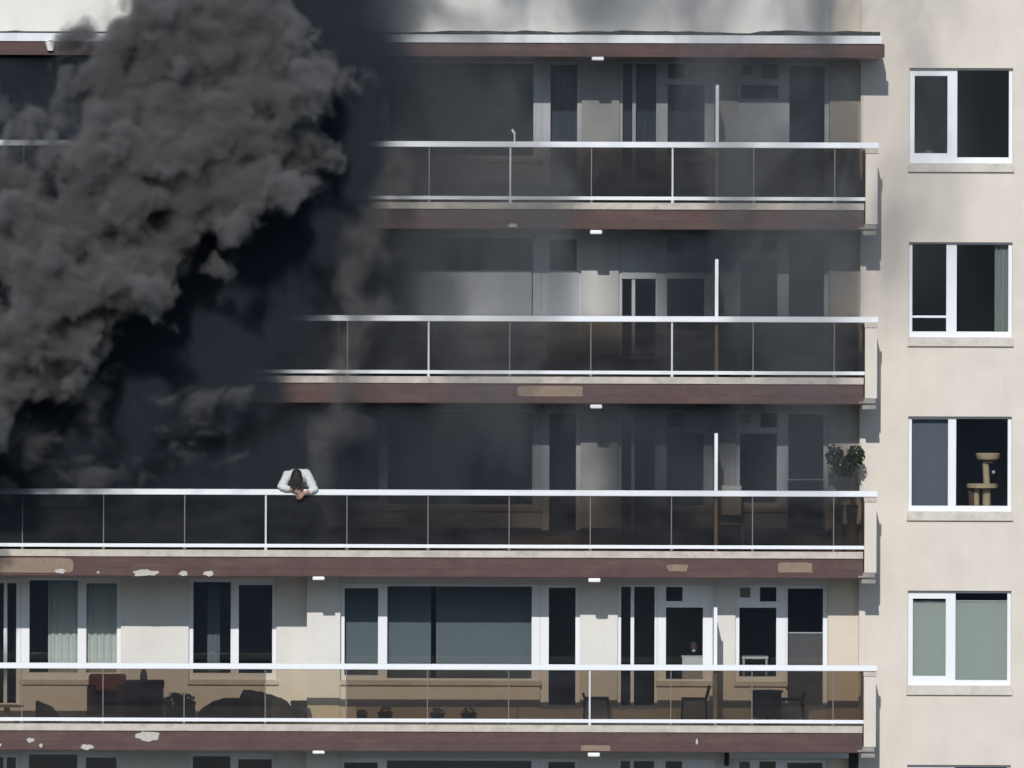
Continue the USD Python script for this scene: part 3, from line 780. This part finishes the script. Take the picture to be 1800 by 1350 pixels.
for k in range(34):
    a = r_.uniform(-1, 1)
    s0 = hd + [a * .07, -.02 - .05 * (1 - a * a), .10 - .05 * abs(a)]
    s1 = s0 + [a * .025, -.035 - r_.uniform(0, .02), -.10]
    s2 = s1 + [-a * .02 + r_.uniform(-.01, .01), -.005, -.08 - r_.uniform(0, .06)]
    hair += chain((s0, .02), (s1, .016), (s2, .006))
part(person, 'hair', melt(hair, .02, 2), M['hair'], smooth=True)
for k, sx in enumerate((-1, 1)):
    part(person, 'eye', ball(hd + [sx * .032, -.078, -.012], .011, 2), M['offwhite'], smooth=True)


# ---------------------------------------------------------------- smoke
class Graph:
    """Small helper that writes a node graph from python expressions."""

    def __init__(s):
        s.nodes, s.links, s.k = {'g': ('geometry', {}), 'xyz': ('separate_xyz', {})}, [('g.position', 'xyz.vector')], 0
        s.x, s.y, s.z = 'xyz.x', 'xyz.y', 'xyz.z'

    def new(s, kind, inputs, feeds):
        s.k += 1
        n = 'n%d' % s.k
        s.nodes[n] = (kind, inputs)
        s.links += [(src, n + '.' + k) for k, src in feeds.items()]
        return n

    def math(s, op, *a):
        inp, feeds = {'math_type': op}, {}
        for k, v in zip(('value1', 'value2', 'value3'), a):
            if isinstance(v, str):
                feeds[k] = v
            else:
                inp[k] = float(v)
        return s.new('math', inp, feeds) + '.value'

    def lin(s, a, b_, c_, scale=(1, 1)):
        """a*x + b*z + c"""
        t_ = s.math('multiply_add', s.x, a, c_)
        return s.math('multiply_add', s.z, b_, t_)

    def noise(s, scale, detail=5.0, rough=0.55, stretch=(1, 1, 1), off=(0, 0, 0), dist=0.0, out='fac'):
        m = s.new('mapping', {'scale': stretch, 'location': off}, {'vector': 'g.position'})
        return s.new('noise_texture', {'scale': scale, 'detail': detail, 'roughness': rough, 'distortion': dist}, {'vector': m + '.vector'}) + '.' + out

    def rng(s, v, a, b_, c_, d, kind='smoothstep'):
        return s.new('map_range', {'range_type': kind, 'from_min': a, 'from_max': b_, 'to_min': c_, 'to_max': d, 'clamp': True}, {'value': v}) + '.result'

    def side(s, p, q):
        """Metres to the line through photo points p and q, positive on the left of p->q as seen in the photo turned upright (x right, z up)."""
        (x0, z0), (x1, z1) = (X(p[0]), Z(p[1])), (X(q[0]), Z(q[1]))
        dx, dz = x1 - x0, z1 - z0
        L_ = math.hypot(dx, dz)
        a, b_ = -dz / L_, dx / L_
        return s.lin(a, b_, -(a * x0 + b_ * z0))

    def volume(s, name, density, color, aniso=0.0):
        s.nodes['v'] = ('principled_volume', {'color': color, 'anisotropy': aniso})
        s.links.append((density, 'v.density'))
        return usdkit.material(stage, '/World/Looks/' + name, s.nodes, s.links, volume='v.volume')


def smoke(name, label, mesh, mat):
    p = usdkit.mesh(stage, path_of(None, name), mesh, mat).GetPrim()
    data(p, label, 'smoke', kind='stuff')


def region(u0, v0, u1, v1, y0, y1):
    return bxm(X(u0), y0, Z(v1), X(u1), y1, Z(v0))


# 1: the billowing sunlit plume standing well out from the facade
G = Graph()
low = G.side((0, 745), (600, 250))
rgt = G.math('minimum', G.side((575, 400), (580, 0)), G.side((620, 260), (470, -20)))
tl = G.side((330, -20), (-20, 470))
d = G.math('minimum', low, rgt)
d = G.math('smoothmin', d, G.math('multiply', tl, 0.4), 0.5)
dy = G.math('subtract', 0.75, G.math('absolute', G.math('add', G.y, 2.4)))
big = G.noise(0.62, 1.0, 0.5, off=(3.1, 1.7, 0.4))
fine = G.noise(2.6, 8.0, 0.62, off=(1.3, 0.2, 5.0), dist=0.25)
nz = G.math('multiply_add', big, 2.4, -1.2)
nz = G.math('add', nz, G.math('multiply_add', G.noise(1.25, 1.0, 0.5, off=(6.2, 2.9, 1.1), dist=0.2), 2.4, -1.2))
nz = G.math('add', nz, G.math('multiply_add', fine, 1.9, -0.95))
f = G.math('add', G.math('smoothmin', G.math('multiply', d, 1.3), dy, 0.35), nz)
dens = G.rng(f, -0.10, 0.60, 0.0, 8.0)
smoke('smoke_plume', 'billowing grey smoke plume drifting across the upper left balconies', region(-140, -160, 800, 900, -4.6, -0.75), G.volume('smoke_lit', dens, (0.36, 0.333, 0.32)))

# 2: the black smoke hanging in its shadow just off the balconies
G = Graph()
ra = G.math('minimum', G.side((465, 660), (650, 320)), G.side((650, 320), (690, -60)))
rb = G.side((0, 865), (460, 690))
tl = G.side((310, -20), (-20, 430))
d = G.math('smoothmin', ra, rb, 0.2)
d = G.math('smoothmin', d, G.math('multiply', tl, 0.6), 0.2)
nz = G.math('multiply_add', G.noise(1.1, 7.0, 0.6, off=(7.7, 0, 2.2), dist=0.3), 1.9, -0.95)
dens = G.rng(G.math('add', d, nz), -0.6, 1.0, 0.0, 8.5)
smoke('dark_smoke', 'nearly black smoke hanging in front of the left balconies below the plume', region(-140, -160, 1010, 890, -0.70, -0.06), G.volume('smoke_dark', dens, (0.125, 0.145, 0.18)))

# 3: smoke that fills the balconies themselves
G = Graph()


def along(stops):
    """Density from left to right, given at photo columns."""
    fx_ = G.rng(G.x, X(-140), X(1512), 0.0, 1.0, 'linear')
    st = [((u + 140) / 1652, (d_ / 6.0,) * 3) for u, d_ in stops]
    return G.new('rgb_ramp', {'ramp': st}, {'fac': fx_}) + '.color'


rows = [along([(-140, 3.0), (100, 6.0), (580, 6.0), (660, 2.0), (740, 0.6), (1000, 0.35), (1250, 0.40), (1400, 0.6), (1512, 0.4)]),
        along([(-140, 6.0), (480, 6.0), (620, 5.0), (740, 1.0), (830, 0.25), (1040, 0.15), (1130, 0.7), (1260, 1.25), (1420, 1.2), (1480, 0.5), (1512, 0.3)]),
        along([(-140, 5.0), (515, 3.4), (540, 1.1), (570, 1.0), (600, 2.0), (680, 1.3), (800, 1.3), (940, 0.8), (1050, 0.65), (1150, 1.3), (1300, 1.1), (1450, 0.7), (1512, 0.3)])]
lv = [G.math('multiply', G.rng(G.z, Z(b_), Z(b_ - 12), 0.0, 6.0), G.rng(G.z, Z(a_), Z(a_ - 12), 1.0, 0.0)) for a_, b_ in ((70, 375), (375, 683), (683, 980))]
fall = G.math('multiply', rows[0], lv[0])
fall = G.math('multiply_add', rows[1], lv[1], fall)
fall = G.math('multiply_add', rows[2], lv[2], fall)
nz = G.rng(G.noise(0.55, 5.0, 0.55, off=(0.3, 4, 1.2)), 0.32, 0.66, 0.35, 1.6)
pool = G.math('add', G.math('multiply', G.rng(G.z, Z(360), Z(345), 0.0, 1.0), G.rng(G.z, Z(240), Z(275), 0.0, 1.0)), G.math('multiply', G.rng(G.z, Z(667), Z(652), 0.0, 1.0), G.rng(G.z, Z(545), Z(580), 0.0, 1.0)))
dens = G.math('multiply', G.math('add', fall, G.math('multiply', pool, 1.2)), nz)
smoke('balcony_smoke', 'dark smoke filling the three upper balconies behind their railings', region(-140, 70, 1512, 968, 0.10, 1.17), G.volume('smoke_balcony', dens, (0.12, 0.14, 0.175)))

# 4: thin grey haze drifting over the facade at right
G = Graph()
ra = G.side((700, 900), (1150, -100))
fall = G.math('multiply', G.math('power', G.rng(ra, -6.0, 2.5, 0.0, 1.0, 'linear'), 2.0), G.math('multiply', G.rng(G.x, X(640), X(900), 0.0, 1.0), G.math('add', G.rng(G.z, Z(380), Z(260), 1.0, 0.15), G.rng(G.z, Z(70), Z(20), 0.0, 0.8))))
up = G.rng(G.z, Z(900), Z(50), 0.08, 1.0, 'linear')
side_ = G.math('multiply', G.math('multiply', G.rng(G.x, X(1180), X(1480), 0.0, 1.0), G.rng(G.x, X(1730), X(1560), 0.0, 1.0)), G.rng(G.z, Z(600), Z(150), 0.0, 0.8))
nz = G.rng(G.noise(0.42, 5.0, 0.6, stretch=(1.3, 1, 0.7), off=(2.3, 4, 9.2), dist=0.5), 0.40, 0.68, 0.05, 1.0)
veil = G.math('multiply', G.math('multiply', G.rng(G.x, X(600), X(980), 0.25, 1.0), G.rng(G.x, X(1560), X(1440), 0.0, 1.0)), G.math('multiply', G.rng(G.z, Z(915), Z(840), 0.0, 0.22), G.rng(G.z, Z(900), Z(300), 0.6, 1.15)))
over = G.math('multiply', G.rng(G.z, Z(75), Z(10), 0.0, 0.8), G.math('multiply', G.rng(G.x, X(520), X(680), 0.0, 1.0), G.rng(G.x, X(1020), X(700), 0.0, 1.0)))
tot = G.math('add', G.math('add', G.math('multiply', fall, up), side_), G.math('add', veil, over))
dens = G.math('multiply', tot, G.math('multiply', nz, 2.6))
smoke('thin_smoke', 'thin grey smoke veil over the upper facade at right', region(400, -160, 1740, 900, -0.66, -0.05), G.volume('smoke_thin', dens, (0.44, 0.44, 0.45)))

# 5: the brownish wisp that climbs in front of the railings
G = Graph()
ax = G.side((590, 770), (690, 260))
wig = G.math('multiply_add', G.noise(0.8, 3.0, 0.5, off=(5, 5, 5)), 1.5, -0.75)
d = G.math('subtract', 0.22, G.math('absolute', G.math('add', ax, wig)))
ends = G.math('minimum', G.math('multiply', G.math('subtract', Z(230), G.z), 0.5), G.math('multiply', G.math('subtract', G.z, Z(790)), 0.5))
d = G.math('minimum', d, ends)
nz = G.math('multiply_add', G.noise(1.5, 6.0, 0.55, off=(1, 8, 2), dist=0.3), 1.2, -0.6)
dens = G.math('multiply', G.rng(G.math('add', d, nz), -0.15, 0.50, 0.0, 2.8), G.math('multiply', G.rng(G.z, Z(215), Z(330), 0.0, 1.0), G.rng(G.z, Z(815), Z(750), 0.0, 1.0)))
smoke('smoke_wisp', 'brownish wisp of smoke climbing between the dark smoke and the clear railings', region(440, 200, 880, 820, -1.35, -0.72), G.volume('smoke_wisp_air', dens, (0.365, 0.335, 0.315)))

# 6: loose puffs rolling along below the plume
G = Graph()
d = G.math('minimum', G.side((-60, 880), (480, 850)), G.side((520, 640), (-60, 640)))
lft = G.side((430, 900), (520, 600))
d = G.math('minimum', G.math('minimum', d, lft), 0.55)
nz = G.math('multiply_add', G.noise(1.25, 8.0, 0.6, stretch=(0.8, 1, 1.15), off=(2.0, 3.3, 6.1), dist=0.3), 4.8, -3.05)
dens = G.math('multiply', G.rng(G.math('add', d, nz), 0.0, 0.8, 0.0, 4.5), G.math('multiply', G.rng(G.z, Z(570), Z(680), 0.0, 1.0), G.rng(G.x, X(590), X(470), 0.0, 1.0)))
smoke('smoke_wisp', 'loose grey puffs of smoke low on the left, above the railing with the leaning person', region(-140, 560, 600, 900, -1.4, -0.72), G.volume('smoke_puffs', dens, (0.30, 0.285, 0.28)))
